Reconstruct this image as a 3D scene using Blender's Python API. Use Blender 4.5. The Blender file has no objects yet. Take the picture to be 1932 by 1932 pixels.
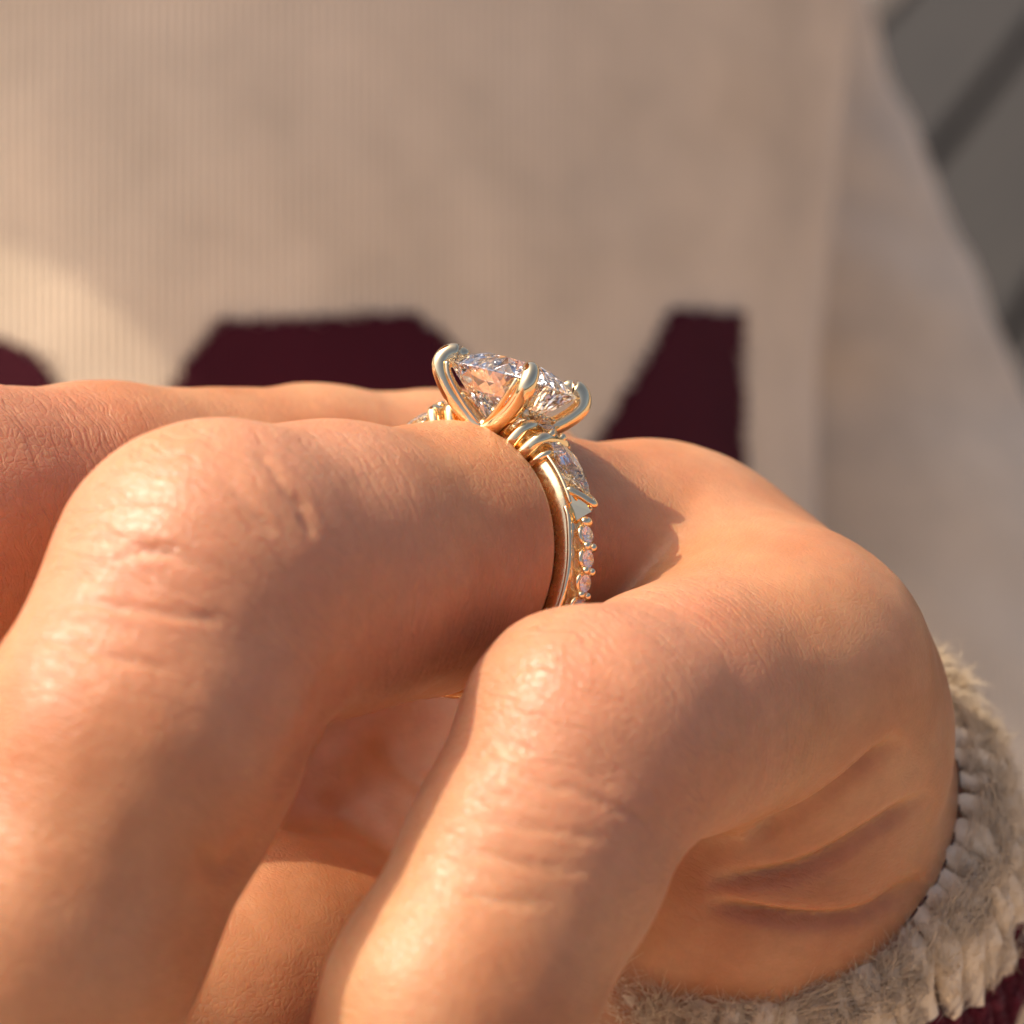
import bpy, math, random
import numpy as np
from mathutils import Matrix, Vector
random.seed(4); rng = np.random.default_rng(7)
S = bpy.context.scene; COL = S.collection
MM = 0.001                       # one millimetre
# ---------------------------------------------------------------- camera, sky, sun
PITCH = math.radians(30); D0 = 150.0; PPM = 30.0; HALF = 966.0
cp, sp = math.cos(PITCH), math.sin(PITCH)
BX, BY, BZ = np.array([1., 0, 0]), np.array([0, sp, cp]), np.array([0, -cp, sp])   # local right / up / towards the viewer
ORG = np.array([0, 0, 1.15])     # hand height above the deck
def W(p):
    p = np.asarray(p, float)
    return ORG + MM * (p[..., :1] * BX + p[..., 1:2] * BY + p[..., 2:3] * BZ)
def Q(u, v, z):                  # a place in the hand, in mm
    k = (D0 - z) / D0 / PPM
    return np.array([(u - HALF) * k, (HALF - v) * k, z])
ROT = Matrix(((BX[0], BY[0], BZ[0]), (BX[1], BY[1], BZ[1]), (BX[2], BY[2], BZ[2])))
cam = bpy.data.cameras.new('camera'); co = bpy.data.objects.new('camera', cam); COL.objects.link(co)
co.matrix_world = Matrix.Translation(Vector(W([0, 0, D0]))) @ ROT.to_4x4()
cam.sensor_width = 36; cam.lens = 36 * D0 / (2 * HALF / PPM); cam.clip_start = 0.005; cam.clip_end = 200
cam.dof.use_dof = True; cam.dof.focus_distance = (D0 - 3) * MM; cam.dof.aperture_fstop = cam.lens / 2.7
S.camera = co
L = np.array([-.60, .78, .20]); L /= np.linalg.norm(L)
Lw = L[0] * BX + L[1] * BY + L[2] * BZ
sun = bpy.data.lights.new('sun', 'SUN'); sun.energy = 2.65; sun.angle = math.radians(.5); sun.color = (1, .88, .72)
so = bpy.data.objects.new('sun', sun); COL.objects.link(so)
so.rotation_euler = Vector(Lw).to_track_quat('Z', 'Y').to_euler(); so.location = (-1, 1, 3)
w = bpy.data.worlds.new('World'); S.world = w; w.use_nodes = True
nt = w.node_tree; sky = nt.nodes.new('ShaderNodeTexSky'); sky.sky_type = 'NISHITA'; sky.sun_disc = False
sky.sun_elevation = math.asin(Lw[2]); sky.sun_rotation = math.atan2(Lw[0], Lw[1]); sky.dust_density = 6.0; sky.ozone_density = .3; sky.air_density = .5
bg = nt.nodes['Background']; bg.inputs[1].default_value = .15; nt.links.new(sky.outputs[0], bg.inputs[0])
S.view_settings.view_transform = 'Standard'; S.view_settings.look = 'None'; S.view_settings.exposure = 0.54
S.render.engine = 'CYCLES'; S.cycles.use_denoising = True; S.cycles.max_bounces = 24
S.cycles.transmission_bounces = 20; S.cycles.glossy_bounces = 12; S.cycles.caustics_refractive = False

# ---------------------------------------------------------------- helpers
def new_mesh(name, V, F, mats, parent=None, smooth=True, world=True, mi=None):
    me = bpy.data.meshes.new(name); V = np.asarray(V, float)
    V = W(V) if world else V * MM
    me.from_pydata(V.tolist(), [], F if isinstance(F, list) else F.tolist())
    for m in (mats if isinstance(mats, (list, tuple)) else [mats]): me.materials.append(m)
    if smooth: me.polygons.foreach_set('use_smooth', np.ones(len(me.polygons), bool))
    if mi is not None: me.polygons.foreach_set('material_index', np.asarray(mi, np.int32))
    me.update()
    o = bpy.data.objects.new(name, me); COL.objects.link(o)
    if parent is not None: o.parent = parent
    return o
def empty(name, label=None, cat=None, parent=None):
    o = bpy.data.objects.new(name, None); COL.objects.link(o); o.empty_display_size = .01
    if label: o['label'] = label
    if cat: o['category'] = cat
    if parent: o.parent = parent
    return o
class NT:
    def __init__(s, name):
        s.m = bpy.data.materials.new(name); s.m.use_nodes = True; s.t = s.m.node_tree
        s.b = s.t.nodes['Principled BSDF']
    def n(s, ty, **kw):
        x = s.t.nodes.new(ty)
        for k, v in kw.items():
            if isinstance(k, str) and k.startswith('i_'):
                key = k[2:]; x.inputs[int(key) if key.isdigit() else key.replace('_', ' ')].default_value = v
            else: setattr(x, k, v)
        return x
    def l(s, a, b): s.t.links.new(a, b)
    def set(s, **kw):
        for k, v in kw.items(): s.b.inputs[k.replace('_', ' ')].default_value = v
def smooth_path(P, n):
    P = np.asarray(P, float); k = len(P)
    T = np.linspace(0, k - 1, n); out = []
    for t in T:
        i = min(int(t), k - 2); f = t - i
        p0, p1, p2, p3 = P[max(i - 1, 0)], P[i], P[i + 1], P[min(i + 2, k - 1)]
        out.append(.5 * ((2 * p1) + (-p0 + p2) * f + (2 * p0 - 5 * p1 + 4 * p2 - p3) * f * f + (-p0 + 3 * p1 - 3 * p2 + p3) * f ** 3))
    return np.array(out)
def tube(P, R, ns=14, up=(0, 0, 1), flat=1.0, caps=True, closed=False):
    """swept tube with rounded end caps; R radius per point, flat = ratio of the second axis"""
    P = np.asarray(P, float); R = np.broadcast_to(np.asarray(R, float), len(P)); up = np.asarray(up, float)
    V = []; F = []; n = len(P)
    for i in range(n):
        a = P[(i - 1) % n] if (closed or i > 0) else P[i]; b = P[(i + 1) % n] if (closed or i < n - 1) else P[i]
        t = (b - a) / (np.linalg.norm(b - a) + 1e-9); x = np.cross(up, t); x /= np.linalg.norm(x) + 1e-9; y = np.cross(t, x)
        for j in range(ns):
            q = 2 * math.pi * j / ns; V.append(P[i] + R[i] * (math.cos(q) * x + flat * math.sin(q) * y))
    for i in range(n if closed else n - 1):
        for j in range(ns):
            a = i * ns + j; b = i * ns + (j + 1) % ns; c = ((i + 1) % n) * ns + (j + 1) % ns; d = ((i + 1) % n) * ns + j
            F.append((a, b, c, d))
    if caps and not closed:
        for e, i in ((-1, 0), (1, n - 1)):
            t = P[i] - P[i - 1] if e > 0 else P[0] - P[1]; t /= np.linalg.norm(t); base = i * ns
            ring = list(range(base, base + ns))
            for lv in (.5, .85):
                s_ = math.sqrt(1 - lv * lv); new = []
                for j in range(ns):
                    V.append(P[i] + (V[base + j] - P[i]) * s_ + t * R[i] * min(1, flat) * lv); new.append(len(V) - 1)
                for j in range(ns):
                    q = (ring[j], ring[(j + 1) % ns], new[(j + 1) % ns], new[j]); F.append(q if e > 0 else q[::-1])
                ring = new
            V.append(P[i] + t * R[i] * min(1, flat)); c = len(V) - 1
            for j in range(ns):
                q = (ring[j], ring[(j + 1) % ns], c); F.append(q if e > 0 else q[::-1])
    return [tuple(v) for v in V], F
def join(parts):
    V = []; F = []
    for v, f in parts:
        o = len(V); V += list(v); F += [tuple(i + o for i in q) for q in f]
    return V, F

# ---------------------------------------------------------------- materials
def skin_material():
    k = NT('skin'); tc = k.n('ShaderNodeTexCoord'); at = k.n('ShaderNodeAttribute', attribute_name='fcoord'); aw = k.n('ShaderNodeAttribute', attribute_name='wrinkle')
    big = k.n('ShaderNodeTexNoise', i_Scale=90., i_Detail=4.); k.l(tc.outputs['Object'], big.inputs['Vector'])
    r = k.n('ShaderNodeValToRGB'); r.color_ramp.elements[0].position = .35; r.color_ramp.elements[1].position = .68
    r.color_ramp.elements[0].color = (.53, .210, .090, 1); r.color_ramp.elements[1].color = (.64, .325, .162, 1)
    k.l(big.outputs[0], r.inputs[0])
    # redder over the knuckles
    mx = k.n('ShaderNodeMix', data_type='RGBA', blend_type='MIX'); k.l(r.outputs[0], mx.inputs[6]); mx.inputs[7].default_value = (.60, .255, .155, 1)
    mt = k.n('ShaderNodeMath', operation='MULTIPLY', i_1=.5); k.l(aw.outputs['Fac'], mt.inputs[0]); k.l(mt.outputs[0], mx.inputs[0])
    # lines across the finger: attribute = (mm along, mm around, finger no.)
    warp = k.n('ShaderNodeTexNoise', i_Scale=.35, i_Detail=2.); k.l(at.outputs['Vector'], warp.inputs['Vector'])
    ad = k.n('ShaderNodeVectorMath', operation='MULTIPLY_ADD'); k.l(warp.outputs['Color'], ad.inputs[0]); ad.inputs[1].default_value = (1.1, 1.2, 0); k.l(at.outputs['Vector'], ad.inputs[2])
    def lines(sx, sy, det, lo, hi):
        mp = k.n('ShaderNodeMapping'); mp.inputs['Scale'].default_value = (sx, sy, 2); k.l(ad.outputs[0], mp.inputs[0])
        no = k.n('ShaderNodeTexNoise', i_Scale=1., i_Detail=det, i_Roughness=.6); k.l(mp.outputs[0], no.inputs['Vector'])
        rr = k.n('ShaderNodeMapRange', i_1=lo, i_2=hi); k.l(no.outputs[0], rr.inputs[0]); return rr.outputs[0]
    def cracks(sx, sy, wd):
        mp = k.n('ShaderNodeMapping'); mp.inputs['Scale'].default_value = (sx, sy, 2); k.l(ad.outputs[0], mp.inputs[0])
        no = k.n('ShaderNodeTexNoise', i_Scale=1., i_Detail=3., i_Roughness=.55); k.l(mp.outputs[0], no.inputs['Vector'])
        sb = k.n('ShaderNodeMath', operation='SUBTRACT', i_1=.5); k.l(no.outputs[0], sb.inputs[0]); ab = k.n('ShaderNodeMath', operation='ABSOLUTE'); k.l(sb.outputs[0], ab.inputs[0])
        rr = k.n('ShaderNodeMapRange', i_1=0., i_2=wd); rr.interpolation_type = 'SMOOTHSTEP'; k.l(ab.outputs[0], rr.inputs[0]); return rr.outputs[0]
    l1 = cracks(.9, .07, .05); l2 = None
    mpv = k.n('ShaderNodeMapping'); mpv.inputs['Scale'].default_value = (3.1, 1.5, 4); k.l(ad.outputs[0], mpv.inputs[0])
    vo2 = k.n('ShaderNodeTexVoronoi', i_Scale=1., feature='DISTANCE_TO_EDGE'); k.l(mpv.outputs[0], vo2.inputs['Vector'])
    vr2 = k.n('ShaderNodeMapRange', i_1=0., i_2=.16); k.l(vo2.outputs[0], vr2.inputs[0]); l2 = vr2.outputs[0]
    # tiny pores and mottling in the pigment
    mot = k.n('ShaderNodeTexNoise', i_Scale=900., i_Detail=6., i_Roughness=.7); k.l(tc.outputs['Object'], mot.inputs['Vector'])
    mr_ = k.n('ShaderNodeMapRange', i_1=.3, i_2=.7, i_3=.92, i_4=1.06); k.l(mot.outputs[0], mr_.inputs[0])
    mm_ = k.n('ShaderNodeVectorMath', operation='SCALE'); k.l(mx.outputs[2], mm_.inputs[0]); k.l(mr_.outputs[0], mm_.inputs['Scale']); k.l(mm_.outputs[0], k.b.inputs['Base Color'])
    vor = k.n('ShaderNodeTexVoronoi', i_Scale=2600., feature='DISTANCE_TO_EDGE'); nz = k.n('ShaderNodeTexNoise', i_Scale=700., i_Detail=2.)
    k.l(tc.outputs['Object'], nz.inputs['Vector']); va = k.n('ShaderNodeVectorMath', operation='MULTIPLY_ADD'); k.l(nz.outputs['Color'], va.inputs[0]); va.inputs[1].default_value = (.0006, .0006, .0006)
    k.l(tc.outputs['Object'], va.inputs[2]); k.l(va.outputs[0], vor.inputs['Vector'])
    vr = k.n('ShaderNodeMapRange', i_1=0., i_2=.25); k.l(vor.outputs[0], vr.inputs[0])
    ac = k.n('ShaderNodeAttribute', attribute_name='conf'); m0 = k.n('ShaderNodeMath', operation='MULTIPLY_ADD', i_1=.75, i_2=.25); k.l(aw.outputs['Fac'], m0.inputs[0]); m1 = k.n('ShaderNodeMath', operation='MULTIPLY'); k.l(m0.outputs[0], m1.inputs[0]); k.l(ac.outputs['Fac'], m1.inputs[1])
    h1 = k.n('ShaderNodeMath', operation='MULTIPLY'); k.l(l1, h1.inputs[0]); k.l(m1.outputs[0], h1.inputs[1])
    b1 = k.n('ShaderNodeBump', i_Strength=.45, i_Distance=.00013); k.l(h1.outputs[0], b1.inputs['Height'])
    h2 = k.n('ShaderNodeMath', operation='MULTIPLY'); k.l(l2, h2.inputs[0]); k.l(ac.outputs['Fac'], h2.inputs[1]); b2 = k.n('ShaderNodeBump', i_Strength=.4, i_Distance=.00006); k.l(h2.outputs[0], b2.inputs['Height']); k.l(b1.outputs[0], b2.inputs['Normal'])
    b3 = k.n('ShaderNodeBump', i_Strength=.35, i_Distance=.00003); k.l(vr.outputs[0], b3.inputs['Height']); k.l(b2.outputs[0], b3.inputs['Normal'])
    k.l(b3.outputs[0], k.b.inputs['Normal'])
    k.set(Roughness=.38); k.b.inputs['Specular IOR Level'].default_value = .34
    k.b.inputs['Subsurface Weight'].default_value = .75; k.b.inputs['Subsurface Radius'].default_value = (1., .32, .16); k.b.inputs['Subsurface Scale'].default_value = .0017
    return k.m
def knit_material(name, col, fuzz, pitch=1100.):
    k = NT(name); tc = k.n('ShaderNodeTexCoord')
    wv = k.n('ShaderNodeTexWave', i_Scale=pitch / 6.28, i_Distortion=.6, i_Detail=2.); wv.bands_direction = 'X'
    k.l(tc.outputs['Object'], wv.inputs['Vector'])
    no = k.n('ShaderNodeTexNoise', i_Scale=60., i_Detail=4.); k.l(tc.outputs['Object'], no.inputs['Vector'])
    r = k.n('ShaderNodeValToRGB'); r.color_ramp.elements[0].position = .3; r.color_ramp.elements[1].position = .7
    r.color_ramp.elements[0].color = tuple(c * .86 for c in col) + (1,); r.color_ramp.elements[1].color = tuple(min(1, c * 1.08) for c in col) + (1,)
    k.l(no.outputs[0], r.inputs[0]); k.l(r.outputs[0], k.b.inputs['Base Color'])
    b = k.n('ShaderNodeBump', i_Strength=.7, i_Distance=.0004); k.l(wv.outputs['Fac'], b.inputs['Height']); k.l(b.outputs[0], k.b.inputs['Normal'])
    k.set(Roughness=.9); k.b.inputs['Sheen Weight'].default_value = fuzz; k.b.inputs['Sheen Roughness'].default_value = .4
    k.b.inputs['Specular IOR Level'].default_value = .15
    return k.m
def gold_material(name, rough, col=(1., .79, .47)):
    k = NT(name); tc = k.n('ShaderNodeTexCoord'); no = k.n('ShaderNodeTexNoise', i_Scale=2500., i_Detail=3.); k.l(tc.outputs['Object'], no.inputs['Vector'])
    mr = k.n('ShaderNodeMapRange', i_1=.3, i_2=.75, i_3=rough * .7, i_4=rough * 1.5); k.l(no.outputs[0], mr.inputs[0]); k.l(mr.outputs[0], k.b.inputs['Roughness'])
    no2 = k.n('ShaderNodeTexNoise', i_Scale=900., i_Detail=2.); k.l(tc.outputs['Object'], no2.inputs['Vector'])
    b = k.n('ShaderNodeBump', i_Strength=.25, i_Distance=.00006); k.l(no2.outputs[0], b.inputs['Height']); k.l(b.outputs[0], k.b.inputs['Normal'])
    k.set(Base_Color=col + (1,), Metallic=1.)
    return k.m
def gem_material():
    k = NT('diamond'); k.set(Base_Color=(1, 1, 1, 1), Roughness=0., IOR=2.42); k.b.inputs['Transmission Weight'].default_value = 1.
    tc = k.n('ShaderNodeTexCoord'); no = k.n('ShaderNodeTexNoise', i_Scale=200.); k.l(tc.outputs['Object'], no.inputs['Vector'])
    r = k.n('ShaderNodeValToRGB'); r.color_ramp.elements[0].color = (.97, .98, 1, 1); r.color_ramp.elements[1].color = (1, .985, .97, 1)
    k.l(no.outputs[0], r.inputs[0]); k.l(r.outputs[0], k.b.inputs['Base Color'])
    return k.m
def plank_material(name, col):
    k = NT(name); tc = k.n('ShaderNodeTexCoord'); mp = k.n('ShaderNodeMapping'); mp.inputs['Scale'].default_value = (1.5, 30, 30); k.l(tc.outputs['Object'], mp.inputs[0])
    no = k.n('ShaderNodeTexNoise', i_Scale=2., i_Detail=5.); k.l(mp.outputs[0], no.inputs['Vector'])
    r = k.n('ShaderNodeValToRGB'); r.color_ramp.elements[0].position = .3; r.color_ramp.elements[1].position = .7
    r.color_ramp.elements[0].color = tuple(c * .7 for c in col) + (1,); r.color_ramp.elements[1].color = tuple(c * 1.25 for c in col) + (1,)
    k.l(no.outputs[0], r.inputs[0]); k.l(r.outputs[0], k.b.inputs['Base Color']); k.set(Roughness=.75)
    b = k.n('ShaderNodeBump', i_Strength=.4, i_Distance=.001); k.l(no.outputs[0], b.inputs['Height']); k.l(b.outputs[0], k.b.inputs['Normal'])
    return k.m
SKIN = skin_material()
CREAM = knit_material('cream_knit', (.87, .68, .47), .3, 1900.); MAROON = knit_material('maroon_knit', (.075, .009, .017), .02, 3600.)
WOOL = knit_material('cream_wool', (.93, .76, .54), .2, 500.); WOOLM = knit_material('maroon_wool', (.12, .008, .02), .1, 500.)
GOLD = gold_material('polished_gold', .07); GOLDM = gold_material('worn_gold', .24); DIAM = gem_material()

# ---------------------------------------------------------------- the deck behind
DECKM = [plank_material('deck_wood_' + n, c) for n, c in (('grey', (.05, .042, .032)), ('dark', (.025, .02, .014)), ('pale', (.13, .105, .08)))]
dirt = NT('pale_paving'); dn = dirt.n('ShaderNodeTexNoise', i_Scale=9.); dr = dirt.n('ShaderNodeValToRGB'); dr.color_ramp.elements[0].color = (.30, .22, .15, 1); dr.color_ramp.elements[1].color = (.40, .31, .22, 1)
dirt.l(dn.outputs[0], dr.inputs[0]); dirt.l(dr.outputs[0], dirt.b.inputs['Base Color']); dirt.set(Roughness=.95)
g = bpy.data.meshes.new('ground'); g.from_pydata([(-60, -60, -.06), (60, -60, -.06), (60, 60, -.06), (-60, 60, -.06)], [], [(0, 1, 2, 3)]); g.materials.append(dirt.m)
go = bpy.data.objects.new('ground', g); COL.objects.link(go); go['kind'] = 'structure'
deck = empty('deck'); deck['kind'] = 'structure'; deck.location = (.9, 3.4, 0); deck.rotation_euler = (0, 0, math.radians(66))
def plank_mesh(m):
    me = bpy.data.meshes.new('plank'); a, b, c, e = 2.6, .105, .03, .004
    pr = [(-b, -c), (b, -c), (b, -e), (b - e, 0), (-b + e, 0), (-b, -e)]
    V = [(x, y, z) for x in (-a, a) for y, z in pr]; F = [tuple(range(6))[::-1], tuple(range(6, 12))] + [(i, (i + 1) % 6, 6 + (i + 1) % 6, 6 + i) for i in range(6)]
    me.from_pydata(V, [], F); me.materials.append(m); return me
PM = [plank_mesh(m) for m in DECKM]
for i in range(-9, 10):
    o = bpy.data.objects.new('plank', PM[random.choice((0, 0, 1, 1, 2))]); COL.objects.link(o); o.parent = deck; o.location = (random.uniform(-.02, .02), i * .235, random.uniform(-.003, .003))

# ---------------------------------------------------------------- the hand: one continuous surface from a distance field
def cone_sdf(P, a, b, r1, r2):
    ba = b - a; l2 = float(ba @ ba); rr = r1 - r2; a2 = l2 - rr * rr; il2 = 1 / l2
    pa = P - a; y = pa @ ba; z = y - l2
    x2 = ((pa * l2 - y[:, None] * ba) ** 2).sum(1); y2 = y * y * l2; z2 = z * z * l2
    k = np.sign(rr) * rr * rr * x2
    d = (np.sqrt(x2 * a2 * il2) + y * rr) * il2 - r1
    m1 = np.sign(z) * a2 * z2 > k; m2 = (np.sign(y) * a2 * y2 < k) & ~m1
    d = np.where(m1, np.sqrt(x2 + z2) * il2 - r2, d); d = np.where(m2, np.sqrt(x2 + y2) * il2 - r1, d)
    return d
def smin(a, b, k):
    h = np.maximum(k - np.abs(a - b), 0) / k
    return np.minimum(a, b) - h * h * k * .25
def chain(P, C, k=1.5):
    d = None
    for (p, r), (q, s) in zip(C[:-1], C[1:]):
        e = cone_sdf(P, p, q, r, s); d = e if d is None else smin(d, e, k)
    return d
WA = np.array([.12, -.55, -.82]); WA /= np.linalg.norm(WA); RC = Q(1380, 1492, -15.5)   # forearm direction, wrist centre
def J(*rows): return [(Q(u, v, z), r) for u, v, z, r in rows]
RINGF = J((1225, 1140, -14, 9.9), (1010, 1070, -7, 8.5), (850, 1056, 0, 8.45), (620, 1072, 9, 8.5), (415, 1110, 15, 9.25), (250, 1420, 20, 8.7), (90, 1750, 22, 8.5), (-60, 2080, 18, 7.8), (-170, 2330, 12, 6.6))
MIDF = J((880, 1008, -30, 10.2), (600, 962, -23, 8.8), (200, 962, -11, 8.4), (-110, 992, -2, 9.0), (-500, 1300, 1, 8.6), (-790, 1600, -2, 7.8), (-920, 1860, -8, 6.6))
INDF = J((560, 1010, -44, 10.4), (200, 1010, -36, 9.6), (-260, 1010, -24, 9.7), (-600, 1450, -14, 8.6), (-700, 1900, -16, 8), (-720, 2200, -22, 6.6))
PINF = J((1464, 1277, -2, 8.8), (1290, 1335, 7, 7.3), (1118, 1400, 14, 7.55), (1010, 1610, 17, 7.0), (860, 1900, 21, 7.0), (740, 2180, 18, 6.3), (660, 2400, 12, 5.2))
BODY = [J((1464, 1277, -2, 8.8), (1500, 1430, -8, 8.4), (1420, 1570, -11, 9.6)) + [(RC + WA * 7, 13.2), (RC + WA * 60, 14.5)],
        J((1240, 1165, -20, 9.6), (1455, 1290, -11, 9.0)),
        J((1225, 1140, -14, 9.9), (1370, 1400, -22, 10)) + [(RC + WA * 8, 13)],
        J((880, 1040, -28, 10.6), (1100, 1400, -36, 11)) + [(RC + WA * 8, 13)],
        J((560, 1010, -44, 10.4), (850, 1400, -48, 11), (1250, 1750, -44, 13)),
        J((1150, 1600, -24, 11), (1230, 1780, -26, 13)) + [(RC + WA * 8, 13)]]
THUMB = [J((1230, 1780, -27, 12.5), (900, 1690, -24, 11.5), (650, 1530, -24, 10.5)), J((1200, 1860, -26, 12), (820, 1930, -17, 12.0), (470, 1890, -4.5, 10.2), (140, 1960, 0, 9.0), (-150, 2060, -4, 8.2), (-320, 2080, -2, 6.6))]
def hand_sdf(P):
    body = None
    for c in BODY:
        e = chain(P, c, 4); body = e if body is None else smin(body, e, 7)
    th = None
    for c in THUMB:
        e = chain(P, c, 4); th = e if th is None else smin(th, e, 5)
    base = smin(body, th, 8); tot = None
    for c in (RINGF, PINF, MIDF, INDF):
        e = smin(body, chain(P, c, 1.6), 4.0); tot = e if tot is None else smin(tot, e, 1.0)
    return smin(tot, base, .8)
def surface(fn, lo, hi, h):
    lo = np.array(lo, float); n = np.ceil((np.array(hi) - lo) / h).astype(int) + 1
    n = (n // 4 + 1) * 4; cs = [lo[i] + h * np.arange(n[i]) for i in range(3)]
    cg = np.stack(np.meshgrid(*[c[::4] for c in cs], indexing='ij'), -1).reshape(-1, 3)
    dc = fn(cg).reshape([len(c[::4]) for c in cs])
    d = np.repeat(np.repeat(np.repeat(dc, 4, 0), 4, 1), 4, 2)[:n[0], :n[1], :n[2]].astype(np.float32)
    idx = np.argwhere(np.abs(d) < h * 9)
    for s in range(0, len(idx), 400000):
        i = idx[s:s + 400000]; d[i[:, 0], i[:, 1], i[:, 2]] = fn(lo + i * h)
    ins = d < 0; c = ins[:-1, :-1, :-1].astype(np.int8)
    tot = sum(ins[a:n[0] - 1 + a, b:n[1] - 1 + b, e:n[2] - 1 + e].astype(np.int8) for a in (0, 1) for b in (0, 1) for e in (0, 1))
    act = (tot > 0) & (tot < 8); ai = np.argwhere(act); ids = -np.ones(act.shape, np.int64); ids[act] = np.arange(len(ai))
    acc = np.zeros((len(ai), 3)); cnt = np.zeros(len(ai))
    for ax in range(3):
        o1, o2 = [k for k in range(3) if k != ax]
        for a in (0, 1):
            for b in (0, 1):
                p = ai.copy(); p[:, o1] += a; p[:, o2] += b; q = p.copy(); q[:, ax] += 1
                dp = d[p[:, 0], p[:, 1], p[:, 2]]; dq = d[q[:, 0], q[:, 1], q[:, 2]]; m = (dp < 0) != (dq < 0)
                t = np.where(m, dp / np.where(m, dp - dq, 1), 0); pos = p.astype(float); pos[:, ax] += t
                acc[m] += pos[m]; cnt[m] += 1
    V = lo + h * acc / cnt[:, None]; F = []
    for ax in range(3):
        o1, o2 = (ax + 1) % 3, (ax + 2) % 3
        sl = [slice(None)] * 3; s2 = [slice(None)] * 3; sl[ax] = slice(0, -1); s2[ax] = slice(1, None)
        A = ins[tuple(sl)]; B = ins[tuple(s2)]; e = np.argwhere(A != B)
        e = e[(e[:, o1] > 0) & (e[:, o2] > 0) & (e[:, o1] < n[o1] - 1) & (e[:, o2] < n[o2] - 1)]
        flip = ~A[e[:, 0], e[:, 1], e[:, 2]]; qs = []
        for a, b in ((1, 1), (0, 1), (0, 0), (1, 0)):
            q = e.copy(); q[:, o1] -= a; q[:, o2] -= b; qs.append(ids[q[:, 0], q[:, 1], q[:, 2]])
        qd = np.stack(qs, 1); qd[flip] = qd[flip][:, ::-1]; F.append(qd)
    F = np.concatenate(F)
    for _ in range(2):
        f0 = fn(V); G = np.stack([fn(V + np.eye(3)[i] * .05) - f0 for i in range(3)], 1) / .05
        V -= f0[:, None] * G / np.maximum((G * G).sum(1, keepdims=True), .25)
    return V, F, G / np.linalg.norm(G, axis=1, keepdims=True)
def vnoise(P, f, seed):
    g = np.random.default_rng(seed).random((32, 32, 32)); q = P * f + 100; i = np.floor(q).astype(int); t = q - i; t = t * t * (3 - 2 * t); i %= 32; j = (i + 1) % 32; r = 0
    for a in (0, 1):
        for b in (0, 1):
            for c in (0, 1):
                wgt = (t[:, 0] if a else 1 - t[:, 0]) * (t[:, 1] if b else 1 - t[:, 1]) * (t[:, 2] if c else 1 - t[:, 2])
                r = r + wgt * g[(j if a else i)[:, 0], (j if b else i)[:, 1], (j if c else i)[:, 2]]
    return r - .5
HV, HF, HN = surface(hand_sdf, (-74, -64, -75), (34, 12, 34), .42)
fc = np.zeros((len(HV), 3)); wr = np.zeros(len(HV)); b1 = np.full(len(HV), 1e9); b2 = b1.copy(); own = np.zeros(len(HV), int)
for fi, (c, pj) in enumerate(((RINGF, 4), (PINF, 2), (MIDF, 3), (INDF, 2), (BODY[0], -1), (BODY[2], -1), (THUMB[1], -1), (THUMB[0], -1))):
    C = smooth_path([p for p, r in c], 26); rr = np.interp(np.linspace(0, 1, 26), np.linspace(0, 1, len(c)), [r for p, r in c])
    arc = np.r_[0, np.cumsum(np.linalg.norm(np.diff(C, axis=0), axis=1))]; num = np.zeros(len(HV)); den = num + 1e-12; dmn = np.full(len(HV), 1e9); cen = np.zeros_like(HV)
    for i in range(26):
        e = np.linalg.norm(HV - C[i], axis=1); dmn = np.minimum(dmn, e - rr[i]); g_ = np.exp(-np.minimum((e / 5.) ** 2, 60)); num += g_ * arc[i]; den += g_; cen += g_[:, None] * C[i]
    cen /= den[:, None]; dv = HV - cen; nr = np.array([0, .35, .94]); x = np.array([1., 0, 0])
    tx = np.cross(C[-1] - C[0], nr); tx /= np.linalg.norm(tx); m = dmn < b1
    b2 = np.where(m, b1, np.minimum(b2, dmn)); b1 = np.where(m, dmn, b1); own[m] = fi
    fc[m, 0] = (num / den)[m]; fc[m, 1] = (dv @ tx)[m]; fc[m, 2] = fi * 13.7 + (dv @ nr)[m] * .15
    if pj > 0: wr = np.maximum(wr, np.exp(-(np.maximum(np.linalg.norm(HV - c[pj][0], axis=1) - c[pj][1], 0) / 5.5) ** 2))
conf = np.clip((b2 - b1) / 3, 0, 1); conf = conf * conf * (3 - 2 * conf) * np.where(own >= 6, .3, np.where(own >= 4, .7, 1))
HV += HN * (vnoise(HV, .16, 1) * .3 + vnoise(HV, .45, 2) * .14)[:, None]
a_ = np.array([-.544, .177, .82]); a_ /= np.linalg.norm(a_)
d_ = np.array([.285, .958, -.018]); d_ -= (d_ @ a_) * a_; d_ /= np.linalg.norm(d_)
x_, y_, z_ = np.cross(d_, a_), -a_, d_           # local x = towards the viewer across the finger, y = towards the wrist, z = up through the stone
RQ = Q(864, 1066, 0)
rel = HV - RQ; ry = rel @ y_; rad = rel - ry[:, None] * y_; rl = np.linalg.norm(rad, axis=1)
m = (own == 0) | (own == 5); ay = np.abs(ry); lim = 7.70 + 1.35 * np.clip((ay - 1.08) / 2.0, 0, 9) ** .85
g_ = np.exp(-(np.maximum(ay - 1, 0) / 1.6) ** 2); ok = m & (ay < 7) & (rl < 14)
new = np.minimum(rl, lim); new = np.where(rl < 7.70, rl + (7.70 - rl) * g_, new)
HV[ok] += (rad / rl[:, None] * (new - rl)[:, None])[ok]
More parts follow.
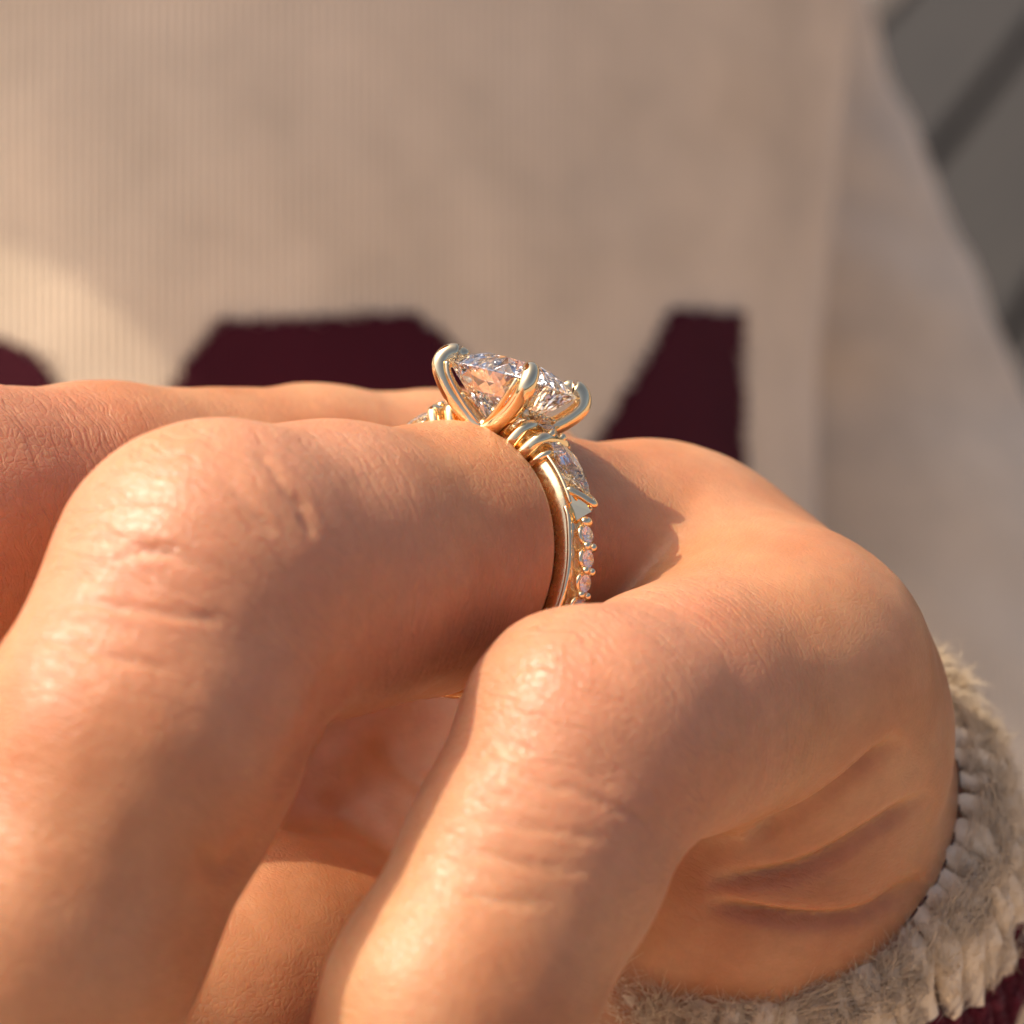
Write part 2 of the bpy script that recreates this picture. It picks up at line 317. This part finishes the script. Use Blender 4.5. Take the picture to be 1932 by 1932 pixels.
# folds of the palm and knuckles, pressed in as valleys (points along each fold, depth, half width, all mm)
def fold(pts, depth, wid, ridge=.35, step=False):
    global HV
    P = smooth_path([Q(*p) for p in pts], 24); n = len(P); dmin = np.full(len(HV), 1e9); sg = np.zeros(len(HV)); fade = np.zeros(len(HV))
    near = np.linalg.norm(HV - P.mean(0), axis=1) < np.linalg.norm(P - P.mean(0), axis=1).max() + 12
    I = np.where(near)[0]; X = HV[I]; dm = np.full(len(I), 1e9); sg_ = np.zeros(len(I)); fd = np.zeros(len(I))
    vx = X[:, :2] / (D0 - X[:, 2:3]) * D0; px = P[:, :2] / (D0 - P[:, 2:3]) * D0
    for i in range(n - 1):
        a, b = px[i], px[i + 1]; ab = b - a; t = np.clip((vx - a) @ ab / (ab @ ab), 0, 1); e = np.linalg.norm(vx - (a + t[:, None] * ab), axis=1)
        m = e < dm; dm[m] = e[m]; sg_[m] = -np.sign(ab[0] * (vx[:, 1] - a[1]) - ab[1] * (vx[:, 0] - a[0]))[m]; s_ = (i + t) / (n - 1); fd[m] = np.minimum(1, np.minimum(s_, 1 - s_) * 5)[m]
    ok = (HN[I, 2] > -.1) & (X[:, 2] > min(p[2] for p in pts) - 6) & (X[:, 2] < max(p[2] for p in pts) + 9)
    q = dm / wid; prof = -np.exp(-q * q) + ridge * np.exp(-((q - 1.9) ** 2) / .8)
    if step:                                     # the upper skin rolls over the lower
        e = dm * sg_; prof = -.35 * np.exp(-np.maximum(e, 0) / (2.2 * wid)) / (1 + np.exp(-e / .3)) - .5 * np.exp(-((e - .15) / .5) ** 2)
    HV[I] += HN[I] * (prof * fd * depth * ok)[:, None]
fold([(1400, 1580, 2), (1500, 1545, 1), (1600, 1480, 0), (1700, 1385, -4)], 1.9, .8, .06, True)
fold([(1330, 1660, 0), (1500, 1640, 0), (1640, 1570, -2), (1760, 1490, -8)], 1.4, .8, .06, True)
fold([(1330, 1700, 0), (1500, 1735, 0), (1640, 1725, -3), (1740, 1650, -8)], 1.8, .9, .06, True)
fold([(600, 1500, -18), (720, 1590, -16), (860, 1730, -14)], .35, .7, .1)
fold([(700, 1400, -18), (800, 1480, -16), (900, 1540, -14)], .3, .6, .1)
fold([(470, 1850, -6), (560, 1830, -6), (660, 1800, -6)], .25, .35)
fold([(640, 1240, 14), (620, 1330, 15), (585, 1400, 14), (510, 1500, 14)], .3, .8, .1)     # inner bend of the ring finger
fold([(480, 1580, 22), (420, 1640, 22), (380, 1600, 24)], .3, .6, .2)
for k, (u0, v0, u1, v1) in enumerate(((170, 1010, 420, 1075), (120, 1130, 430, 1170), (60, 1190, 330, 1260), (220, 1050, 330, 1045), (420, 900, 520, 1010), (560, 930, 590, 1010), (480, 850, 560, 960))):
    fold([(u0, v0, 22), ((u0 + u1) / 2, (v0 + v1) / 2 - 8 + 9 * (k % 3), 24), (u1, v1, 22)], .16 + .05 * (k % 2), .32, .3)
for k, (u0, v0, u1, v1) in enumerate(((930, 1440, 1070, 1500), (900, 1540, 1150, 1580), (880, 1600, 1120, 1640), (940, 1395, 1010, 1420), (1050, 1470, 1250, 1560), (860, 1680, 1050, 1700))):
    fold([(u0, v0, 21), ((u0 + u1) / 2, (v0 + v1) / 2 + 5 * (k % 3), 22), (u1, v1, 20)], .14, .3, .3)

person = empty('person', "person in a cream and maroon knitted jumper holding out a loosely curled left hand", 'person')
hand = new_mesh('hand', HV, HF, SKIN, person)
a = hand.data.attributes.new('fcoord', 'FLOAT_VECTOR', 'POINT'); a.data.foreach_set('vector', fc.astype(np.float32).ravel())
a = hand.data.attributes.new('wrinkle', 'FLOAT', 'POINT'); a.data.foreach_set('value', wr.astype(np.float32))
a = hand.data.attributes.new('conf', 'FLOAT', 'POINT'); a.data.foreach_set('value', conf.astype(np.float32))

# ---------------------------------------------------------------- the ring
ring = empty('ring', 'yellow gold engagement ring with large clear stone on the curled ring finger', 'ring')
rc = W(RQ); B = np.stack([v[0] * BX + v[1] * BY + v[2] * BZ for v in (x_, y_, z_)], 1)
ring.matrix_world = Matrix([[*B[0], rc[0]], [*B[1], rc[1]], [*B[2], rc[2]], [0, 0, 0, 1]])
def rp(phi, r, y=0.):                            # a place on the band: angle from the top, radius, offset along the finger
    q = math.radians(phi); r -= 1.7; return np.array([math.sin(q) * r, y, math.cos(q) * r])
def part(name, VF, m, parent=ring, smooth=True): return new_mesh(name, VF[0], VF[1], m, parent, smooth, False)
def sweep(prof, phis, closed=True):              # prof(phi) -> list of (r, y)
    V = []; F = []; n = len(prof(0)); k = len(phis)
    for p in phis: V += [tuple(rp(p, r, y)) for r, y in prof(p)]
    for i in range(k if closed else k - 1):
        for j in range(n): F.append((i * n + j, i * n + (j + 1) % n, ((i + 1) % k) * n + (j + 1) % n, ((i + 1) % k) * n + j))
    if not closed: F += [tuple(range(n))[::-1], tuple(range((k - 1) * n, k * n))]
    return V, F
def bandprof(p):
    q = abs((p + 180) % 360 - 180); up = 1 / (1 + math.exp((q - 55) / 3))       # broader shoulders near the head
    ro = 10.58 + .35 * up - .55 * min(1, max(0, (q - 95) / 60)); w = 1.0 + .18 * up
    return [(9.42, -w + .15), (9.5, -w), (ro - .12, -w), (ro, -w + .1), (ro, -w + .22), (ro - .1, -w + .36), (ro - .5, -w + .42), (ro - .5, w - .42), (ro - .1, w - .36), (ro, w - .22), (ro, w - .1), (ro - .12, w), (9.5, w), (9.42, w - .15)]
part('band', sweep(bandprof, np.arange(0, 360, 2.)), GOLDM)
for s in (-1, 1):                                # bright raised edge of the band
    for k in (-1, 1):
        part('edge_wire', tube([rp(s * p, 10.55 + .12 * math.exp(-((p - 57) / 6) ** 2) - .55 * min(1, max(0, (p - 95) / 60)), k * .98) for p in np.arange(54, 165, 3.)], .17, 8, (0, 1, 0)), GOLD)
        part('edge_wire', tube([rp(s * p, 11.15, k * 1.2) for p in np.arange(31, 55, 2.)], .13, 8, (0, 1, 0)), GOLD)
def collar(phi, rin, rout, hw, th):
    pts = [(rin, -hw), (rout - .5, -hw), (rout - .12, -hw + .25), (rout, -hw * .45), (rout, hw * .45), (rout - .12, hw - .25), (rout - .5, hw), (rin, hw)]
    return tube(smooth_path([rp(phi + (r - 9.5) * 1.2 * (1 if phi > 0 else -1), r, y) for r, y in pts], 30), th, 10, rp(phi + 90, 1))
for s in (-1, 1):
    for phi, ro, hw, th in ((15, 11.7, 1.5, .46), (23, 11.7, 1.5, .46), (29, 11.35, 1.35, .24)): part('collar', collar(s * phi, 9.75, ro, hw, th), GOLD)
def gem(outline, crown, pav, table=.55, girdle=.08):
    """faceted stone: outline 2n points in the plane (x, y), crown up +z"""
    O = np.asarray(outline, float); n2 = len(O); n = n2 // 2; V = []; F = []
    def add(sc, z, i, half=False): V.append((*(O[i % n2] * sc), z)); return len(V) - 1
    T = [add(table, crown, 2 * i) for i in range(n)]; M = [add(.80, crown * .62, 2 * i + 1) for i in range(n)]
    Gt = [add(1, girdle / 2, i) for i in range(n2)]; Gb = [add(1, -girdle / 2, i) for i in range(n2)]
    tiers = ((.84, .19), (.66, .38), (.47, .58), (.28, .77)) if n > 9 else ((.66, .40), (.36, .70))
    Pt = [[add(sc, -pav * z, 2 * i + 1 - (k % 2)) for i in range(n)] for k, (sc, z) in enumerate(tiers)]
    V.append((0, 0, -pav)); c = len(V) - 1
    F.append(tuple(T))
    for i in range(n):
        j = (i + 1) % n; h = (i - 1) % n
        F += [(T[i], M[i], T[j]), (T[i], M[h], Gt[2 * i]), (T[i], Gt[2 * i], M[i]), (M[i], Gt[2 * i], Gt[2 * i + 1]), (M[i], Gt[2 * i + 1], Gt[(2 * i + 2) % n2])]
        P1 = Pt[0]; F += [(Gb[2 * i], P1[i], Gb[2 * i + 1]), (Gb[2 * i + 1], P1[i], Gb[(2 * i + 2) % n2]), (Gb[2 * i], P1[h], P1[i])]
        for k in range(1, len(Pt)):
            A, B_ = Pt[k - 1], Pt[k]
            if k % 2: F += [(A[h], A[i], B_[i]), (A[i], B_[j], B_[i])]
            else: F += [(A[i], A[j], B_[i]), (A[j], B_[j], B_[i])]
        F += [(Pt[-1][i], Pt[-1][j], c)]
    F += [(Gt[i], Gb[i], Gb[(i + 1) % n2], Gt[(i + 1) % n2]) for i in range(n2)]
    return V, F
def fix(o):                                      # outward normals for refraction
    import bmesh
    b = bmesh.new(); b.from_mesh(o.data); bmesh.ops.recalc_face_normals(b, faces=b.faces[:]); b.to_mesh(o.data); b.free(); return o
def oval(A, Bx, n, e=2.3, ph=0):
    out = []
    for i in range(n):
        q = 2 * math.pi * i / n + ph; c, s = math.cos(q), math.sin(q); k = (abs(c / A) ** e + abs(s / Bx) ** e) ** (-1 / e); out.append((c * k, s * k))
    return out
def place(VF, M_, off): return [tuple(M_ @ Vector(v) + Vector(off)) for v in VF[0]], VF[1]
st = gem(oval(3.95, 3.75, 36, 2.4, .1), 1.2, 3.5, .54)
o = part('centre_stone', place(st, Matrix.Identity(3), (0, 0, 12.1)), DIAM, smooth=False); fix(o)
def bead(p, r, sc=(1, 1, 1)):
    V = []; F = []; n = 10; m = 6
    for i in range(m + 1):
        for j in range(n): V.append((p[0] + r * sc[0] * math.sin(math.pi * i / m) * math.cos(2 * math.pi * j / n), p[1] + r * sc[1] * math.sin(math.pi * i / m) * math.sin(2 * math.pi * j / n), p[2] + r * sc[2] * math.cos(math.pi * i / m)))
    F = [(i * n + j, (i + 1) * n + j, (i + 1) * n + (j + 1) % n, i * n + (j + 1) % n) for i in range(m) for j in range(n)]
    return V, F
def prong(x, y, tip, r0=.5, wide=1.):
    P = smooth_path([(x * .10, y * .50, 8.5), (x * .38, y * .62, 9.2), (x * .80, y * .88, 10.3), (x * 1.06, y * 1.08, 11.5), (x * 1.08, y * 1.09, tip - .55), (x * .98, y * .98, tip - .04), (x * .82, y * .82, tip)], 30)
    t = np.linspace(0, 1, 30); R = r0 * (1.2 - .3 * t) * np.where(t > .93, .85, 1)
    return tube(P, R, 16, (x, y, 0), wide)
for x in (-1, 1):
    for y in (-1, 1):
        part('prong', prong(3.15 * x, 2.85 * y, 12.8, .56), GOLD)
        P = smooth_path([(x * .25, y * 1.9, 8.9), (x * 1.25, y * 2.55, 9.8), (x * 2.35, y * 3.3, 11.1), (x * 2.75, y * 3.45, 11.9)], 18)
        part('prong_rib', tube(P, .17, 8, (x, y, 0)), GOLD)
part('prong', prong(-4.0, -1.5, 12.3, .34), GOLD)
part('gallery_base', tube([(*(np.array(p) * .36), 8.85) for p in oval(4.0, 4.2, 40)], .42, 10, (0, 0, 1), closed=True), GOLDM)
for sd in (-1, 1):                                # small stones set along the gallery, one row on either side of the head
    for i, y in enumerate((-1.25, -.4, .45, 1.3)):
        M_ = Matrix(((0, 0, sd), (0, 1, 0), (-sd, 0, 0)))
        fix(part('gallery_stone', place(gem(oval(.36, .38, 16, 2), .14, .26), M_, (sd * 2.55, y, 10.2)), DIAM, smooth=False))
        part('bead', bead((sd * 2.65, y + .42, 10.4), .17), GOLD); part('bead', bead((sd * 2.55, y + .42, 9.9), .17), GOLD)
    part('gallery_rail', tube([(sd * (2.35 - .12 * y * y), y, 10.2) for y in np.linspace(-2.2, 2.2, 14)], .36, 10, (0, 0, 1)), GOLD)
def frame(phi):                                  # stone frame on the band: x along the band, y along the finger, z outwards
    q = math.radians(phi); return Matrix(((math.cos(q), 0, math.sin(q)), (0, 1, 0), (-math.sin(q), 0, math.cos(q))))
for s in (-1, 1):
    # small stone between head and kite stone
    fr = frame(s * 19); g_ = gem(oval(.95, .8, 12, 2), .3, .7); fix(part('shoulder_stone', place(g_, fr, rp(s * 19, 12.1)), DIAM, smooth=False))
    for k in (-1, 1): part('bead', bead(rp(s * 25, 12.1, k * .62), .3), GOLD); part('bead', bead(rp(s * 13.5, 12.3, k * .62), .28), GOLD)
    # kite stone pointing down the shoulder
    kite = [(-1.75 * s, .25), (-1.6 * s, .75), (-.6 * s, 1.12), (.4 * s, .85), (1.3 * s, .5), (2.15 * s, .12)]
    kite = [(x * 1.12, y * 1.05) for x, y in kite]; kite = kite + [(x, -y) for x, y in kite[::-1]]
    if s < 0: kite = kite[::-1]
    g_ = gem(kite, .42, .95, .5); ph = s * 37; fix(part('kite_stone', place(g_, frame(ph), rp(ph, 11.62)), DIAM, smooth=False))
    # V claw at the kite's tip
    ph = s * 52
    part('claw', tube(smooth_path([rp(ph - 3.5 * s, 11.3, -1.05), rp(ph + .2 * s, 11.75, -.5), rp(ph + 3 * s, 12.05, 0), rp(ph + .2 * s, 11.75, .5), rp(ph - 3.5 * s, 11.3, 1.05)], 22), .24, 10, rp(ph, 1)), GOLD)
    f = frame(ph + 2.5 * s); Vw = [(-.8, -.75, -.9), (.7, -.25, -.9), (.7, .25, -.9), (-.8, .75, -.9), (-.9, -.6, .2), (.45, 0, .42), (-.9, .6, .2)]
    Vw = [(x * s, y, z) for x, y, z in Vw]
    fix(part('claw_plate', place((Vw, [(0, 1, 5, 4), (1, 2, 5), (2, 3, 6, 5), (4, 5, 6), (0, 4, 6, 3), (0, 3, 2, 1)]), f, rp(ph + 2.5 * s, 11.35)), GOLD, smooth=False))
    part('bead', bead(rp(s * 60.2, 11.32), .34, (1, 1.7, 1)), GOLD)
    for i in range(8):
        ph = s * (65 + 9. * i)
        fix(part('pave_stone', place(gem(oval(.56, .6, 16, 2), .18, .4, .55, .05), frame(ph), rp(ph, 11.3)), DIAM, smooth=False))
        cup = tube([np.array(frame(ph) @ Vector((.60 * math.cos(q), .64 * math.sin(q), 0))) + rp(ph, 11.1) for q in np.arange(0, 6.28, .4)], .15, 8, rp(ph, 1), closed=True); part('cup', cup, GOLD)
        for k in (-1, 1): part('bead', bead(rp(ph + 4.5 * s, 11.38, .36 * k), .27), GOLD)

# ---------------------------------------------------------------- jumper: body, sleeves, cuff
def fbm(P, f, seed): return vnoise(P, f, seed) + .5 * vnoise(P, f * 2.1, seed + 1)
jumper = empty('jumper', parent=person)
CX, HWD, CZ, HD = -105., 154., -255., 112.
def torso_point(q, y):
    c, s = np.cos(q), np.sin(q); e = 3.0; k = (np.abs(c) ** e + np.abs(s) ** e) ** (-1 / e)
    sh = np.sqrt(np.clip(1 - (np.maximum(y - 110, 0) / 92) ** 2, .02, 1))        # rounded shoulders
    x = CX + (HWD + .10 * np.maximum(y - 20, 0)) * c * k * (.25 + .75 * sh); z = CZ + HD * s * k * sh
    front = np.maximum(s, 0) ** 2
    z = z - front * (.24 * 7 * np.log1p(np.exp(-(x + 46) / 7)) + .0 * y)
    return x, z
def torso_patch(X0, X1, Y0, Y1, nx, ny): pass
ys = np.linspace(-190, 200, 160); qs = np.linspace(0, 2 * math.pi, 360, endpoint=False)
QQ, YY = np.meshgrid(qs, ys); TX, TZ = torso_point(QQ, YY); TV = np.stack([TX, YY, TZ], -1).reshape(-1, 3)
TV[:, 2] += fbm(TV, .03, 11) * 3.0
n = len(qs); F = [(i * n + j, (i + 1) * n + j, (i + 1) * n + (j + 1) % n, i * n + (j + 1) % n) for i in range(len(ys) - 1) for j in range(n)]
F += [tuple(range(n))[::-1], tuple(range((len(ys) - 1) * n, len(ys) * n))]
body = new_mesh('body', TV, F, CREAM, jumper)
# maroon intarsia shapes knitted into the front, a little proud of the cream
from mathutils.bvhtree import BVHTree
bvh = BVHTree.FromPolygons([Vector(v) for v in TV], F[:-2])
def motif(poly, name='motif'):
    P = np.array(poly, float); lo, hi = P.min(0), P.max(0); st = 6.0
    us = np.arange(lo[0], hi[0] + st, st); vs = np.arange(lo[1], hi[1] + st, st)
    def inside(u, v):
        r = False; m = len(P)
        for i in range(m):
            (x1, y1), (x2, y2) = P[i], P[(i + 1) % m]
            if (y1 > v) != (y2 > v) and u < (x2 - x1) * (v - y1) / (y2 - y1) + x1: r = not r
        return r
    V = []; idx = {}; F2 = []
    def vert(i, j):
        if (i, j) not in idx:
            dr = Vector(((us[i] - HALF) / PPM, (HALF - vs[j]) / PPM, -D0)); dr.normalize()
            hit = bvh.ray_cast(Vector((0, 0, D0)), dr)
            idx[(i, j)] = None if hit[0] is None else len(V)
            if hit[0] is not None: nn = hit[1] if hit[1].z > 0 else -hit[1]; V.append(np.array(hit[0] + nn * .7))
        return idx[(i, j)]
    for i in range(len(us) - 1):
        for j in range(len(vs) - 1):
            if inside(us[i] + st / 2 + rng.normal() * 5, vs[j] + st / 2 + rng.normal() * 5):
                q = [vert(i, j), vert(i, j + 1), vert(i + 1, j + 1), vert(i + 1, j)]
                if None not in q: F2.append(tuple(q))
    o = new_mesh(name, V, F2, MAROON, body); md = o.modifiers.new('thick', 'SOLIDIFY'); md.thickness = .0012; md.offset = -1
motif([(-260, 560), (-60, 630), (40, 655), (85, 690), (130, 760), (130, 1100), (-260, 1100)])
motif([(318, 740), (345, 690), (385, 640), (420, 605), (560, 600), (780, 590), (830, 625), (860, 665), (900, 720), (930, 1000), (400, 1100), (310, 1000)])
motif([(1262, 582), (1398, 590), (1402, 1200), (1000, 1250), (1080, 900), (1150, 790), (1215, 690)])

def sleeve(name, P, R, mats, parent, folds=3., seed=0, ns=120):
    P = np.array(P, float); P = smooth_path(P, 90); R = np.interp(np.linspace(0, 1, 90), np.linspace(0, 1, len(R)), R)
    V, F = tube(P, R, ns, (.2, .3, .9)); V = np.array(V); V2 = V.copy()
    cen = P[np.minimum(np.arange(len(V)) // ns, 89)]; nn = V - cen; ln = np.linalg.norm(nn, axis=1, keepdims=True) + 1e-6
    V2 += nn / ln * (fbm(V * [1, 1.6, 1], .035, seed) * folds)[:, None]
    return new_mesh(name, V2, F, mats, parent)
sleeve('upper_sleeve', [(-36, 208, -268), (2, 126, -270), (21, 86, -270), (49, 16, -266), (68, -50, -240), (90, -112, -186)], [44, 40, 38, 38, 39, 36], CREAM, jumper, 4., 21)
fore = sleeve('forearm_sleeve', [RC + WA * 20, RC + WA * 48, (44, -84, -112), (70, -108, -155), (90, -114, -182)], [17.5, 21, 29, 34, 36], CREAM, jumper, 6., 31)
# ribbed cuff: separate fluffy ribs around the wrist
ux = np.cross(WA, (0, 0, 1.)); ux /= np.linalg.norm(ux); uy = np.cross(WA, ux)
NR = 56; fibV = []; fibF = []; fibM = []; ribs = []
cuff_mats = [WOOL, WOOLM]
def cuff_r(q, s):                                 # s mm from the rim
    return 16.9 + .5 * math.sin(q * 2 + 1) + 2.2 * (1 - math.exp(-s / 5)) + .07 * s
cuff = empty('cuff', parent=jumper); FP = []; FO = []; FT = []; FS = []
for i in range(NR):
    q = 2 * math.pi * i / NR; P = []; tw = .0
    for s in np.linspace(-1.5, 36, 26):
        r = cuff_r(q, max(s, 0)); qq = q + .004 * s + .02 * math.sin(s * .5 + i); P.append(RC + WA * s + r * (math.cos(qq) * ux + math.sin(qq) * uy))
    P = np.array(P); P[0] = P[0] * .3 + (P[1] + (RC - P[1]) * .14) * .7; P[1] = P[1] + (RC - P[1]) * .02; ro_ = rng.normal() * .2; R = .92 + .16 * np.sin(np.arange(26) * rng.uniform(1, 2.5) + i) + ro_ * .5
    V, Fc = tube(P, R, 9, (0.1, .2, 1)); V = np.array(V)
    V += rng.normal(size=V.shape) * .1
    cen = np.array([V[list(f)].mean(0) for f in Fc]); tone = np.array([maroon_here for maroon_here in [0] * len(Fc)])
    pu = cen[:, 0] / (D0 - cen[:, 2]) * D0 * PPM + HALF; pv = HALF - cen[:, 1] / (D0 - cen[:, 2]) * D0 * PPM
    # maroon yarn: a band a couple of centimetres up the sleeve, with stepped teeth
    sl = (cen - RC) @ WA; ang = np.arctan2((cen - RC) @ uy, (cen - RC) @ ux)
    tone = ((sl > 6 + 6 * np.abs(((ang / .42) % 2) - 1)) & (sl < 22) & (np.sin(5 * ang + .6) > -.1)).astype(int)
    ribs.append(new_mesh('rib', V, Fc, cuff_mats, cuff, mi=tone))
    oz = (math.cos(q) * ux + math.sin(q) * uy)[2]
    nf = 1250 if oz > -.35 else 80
    k = np.where(rng.random(nf) < .3, rng.integers(0, 3, nf), rng.integers(0, len(P) - 1, nf)); t_ = rng.random((nf, 1)); base = P[k] * (1 - t_) + P[k + 1] * t_; sv = (base - RC) @ WA
    out = base - (RC + sv[:, None] * WA); out /= np.linalg.norm(out, axis=1, keepdims=True); tg = np.cross(out, WA)
    nrm = out * rng.uniform(.1, 1, (nf, 1)) + tg * rng.normal(size=(nf, 1)) * .9; nrm /= np.linalg.norm(nrm, axis=1, keepdims=True)
    FP.append(base + nrm * R[k][:, None] * .85); FO.append(out); FT.append(tg); FS.append(sv)
FP, FO, FT, FS = np.concatenate(FP), np.concatenate(FO), np.concatenate(FT), np.concatenate(FS)
nf = len(FP); cl = vnoise(FP, .9, 51)[:, None]; cl2 = vnoise(FP, .7, 52)[:, None]; cl3 = vnoise(FP, 1.1, 53)[:, None]
dr = FO * (.35 + .8 * cl2 + rng.uniform(-.1, .25, (nf, 1))) + FT * (cl * 3.0 + rng.normal(size=(nf, 1)) * .2) - WA * (1.0 + cl3 * 1.2) * np.where(FS > 1.5, 1, .8)[:, None]
dr /= np.linalg.norm(dr, axis=1, keepdims=True); ln = rng.uniform(.9, 2.7, (nf, 1)) * np.where(rng.random((nf, 1)) > .97, 1.5, 1)
bend = (FO * -.35 + FT * cl3 * 1.6 + rng.normal(size=(nf, 3)) * .22) * ln; sd = np.cross(dr, rng.normal(size=(nf, 3))); sd /= np.linalg.norm(sd, axis=1, keepdims=True); u2 = np.cross(dr, sd); wd = rng.uniform(.02, .055, (nf, 1))
rows = []
for t in (0, .35, .7, 1):
    c = FP + dr * ln * t + bend * t * t; w_ = wd * (1 - t * .85); rows += [c + sd * w_, c - sd * w_ * .5 + u2 * w_ * .87, c - sd * w_ * .5 - u2 * w_ * .87]
fibV = np.stack(rows, 1).reshape(-1, 3)
q_ = np.array([(k * 3 + j, k * 3 + (j + 1) % 3, k * 3 + 3 + (j + 1) % 3, k * 3 + 3 + j) for k in range(3) for j in range(3)])
fibF = (np.arange(nf)[:, None, None] * 12 + q_[None]).reshape(-1, 4)
an = np.arctan2((FP - RC) @ uy, (FP - RC) @ ux); th = 6 + 6 * np.abs(((an / .42) % 2) - 1); fibM = np.repeat(((FS > th) & (FS < 22) & (np.sin(5 * an + .6) > -.1)).astype(int), 9)
Pl = np.array([RC + WA * t for t in np.linspace(-1.2, 30, 12)]); V, F = tube(Pl, 15.6 + .05 * np.arange(12), 72, (0, .2, 1), caps=False); new_mesh('inner_tube', V, F, MAROON, cuff).modifiers.new('thick', 'SOLIDIFY').thickness = .0006  # added tube behind the ribs; its dark maroon stands in for shade at the wrist gap
fz = new_mesh('fuzz', fibV, fibF, cuff_mats, cuff, mi=fibM); fz['kind'] = 'stuff'

# ---------------------------------------------------------------- head bowed over the hand, above the picture; it shades the jumper
HC = np.array([-145., 293, -80]); fw = np.array([.36, -.52, .77]); fw /= np.linalg.norm(fw)
hu = np.array([-.1, .8, .5]); hu -= (hu @ fw) * fw; hu /= np.linalg.norm(hu); hx = np.cross(hu, fw)
def hp(x, y, z): return HC + x * hx + y * hu + z * fw
def ell(P, c, r):
    q = P - c; q = np.stack([q @ hx, q @ hu, q @ fw], 1) / np.array(r); k = np.linalg.norm(q, axis=1); return (k - 1) * min(r) 
NB = np.array([-108., 186, -225])
def head_sdf(P):
    d = ell(P, hp(0, 22, -8), (70, 88, 88)); d = smin(d, ell(P, hp(0, -45, 22), (52, 56, 54)), 22); d = smin(d, ell(P, hp(0, -88, 54), (20, 16, 20)), 16)
    d = smin(d, cone_sdf(P, hp(0, 12, 78), hp(0, -24, 98), 6., 10.), 9)
    for s_ in (-1, 1):
        d = smin(d, ell(P, hp(s_ * 30, -26, 58), (20, 18, 18)), 10); d = np.maximum(d, -ell(P, hp(s_ * 31, 6, 92), (15, 9, 12)) + 0); d = smin(d, ell(P, hp(s_ * 31, 6, 74), (13, 12, 12)), 3)
        d = smin(d, ell(P, hp(s_ * 72, -10, -6), (7, 27, 16)), 4)
    d = smin(d, ell(P, hp(0, -54, 76), (22, 5, 10)), 3); d = smin(d, ell(P, hp(0, -62, 75), (17, 5, 10)), 3)
    return smin(d, cone_sdf(P, hp(0, -55, -25), NB, 50., 56.), 18)
def hair_sdf(P):
    d = ell(P, hp(0, 28, -16), (78, 92, 90)); d = np.maximum(d, -ell(P, hp(0, -30, 96), (58, 92, 82)))
    for s_ in (-1, 1): d = smin(d, chain(P, [(hp(s_ * 62, 10, -20), 22.), (hp(s_ * 66, -60, -25), 20.), (hp(s_ * 58, -125, -40), 12.)], 8), 12)
    return d
lo_, hi_ = np.minimum(HC, NB) - 150, np.maximum(HC, NB) + 150
V, F, _ = surface(head_sdf, lo_, hi_, 3.2); new_mesh('head', V, F, SKIN, person)
hm = NT('dark_hair'); tc = hm.n('ShaderNodeTexCoord'); mp = hm.n('ShaderNodeMapping'); mp.inputs['Scale'].default_value = (900, 60, 60); hm.l(tc.outputs['Object'], mp.inputs[0])
no = hm.n('ShaderNodeTexNoise', i_Scale=1., i_Detail=3.); hm.l(mp.outputs[0], no.inputs['Vector']); bp = hm.n('ShaderNodeBump', i_Strength=.8, i_Distance=.001); hm.l(no.outputs[0], bp.inputs['Height']); hm.l(bp.outputs[0], hm.b.inputs['Normal'])
hm.set(Base_Color=(.03, .017, .010, 1), Roughness=.4)
V, F, N_ = surface(hair_sdf, lo_, hi_, 3.2); V += N_ * (fbm(V, .08, 41) * 3)[:, None]; new_mesh('hair', V, F, hm.m, person)
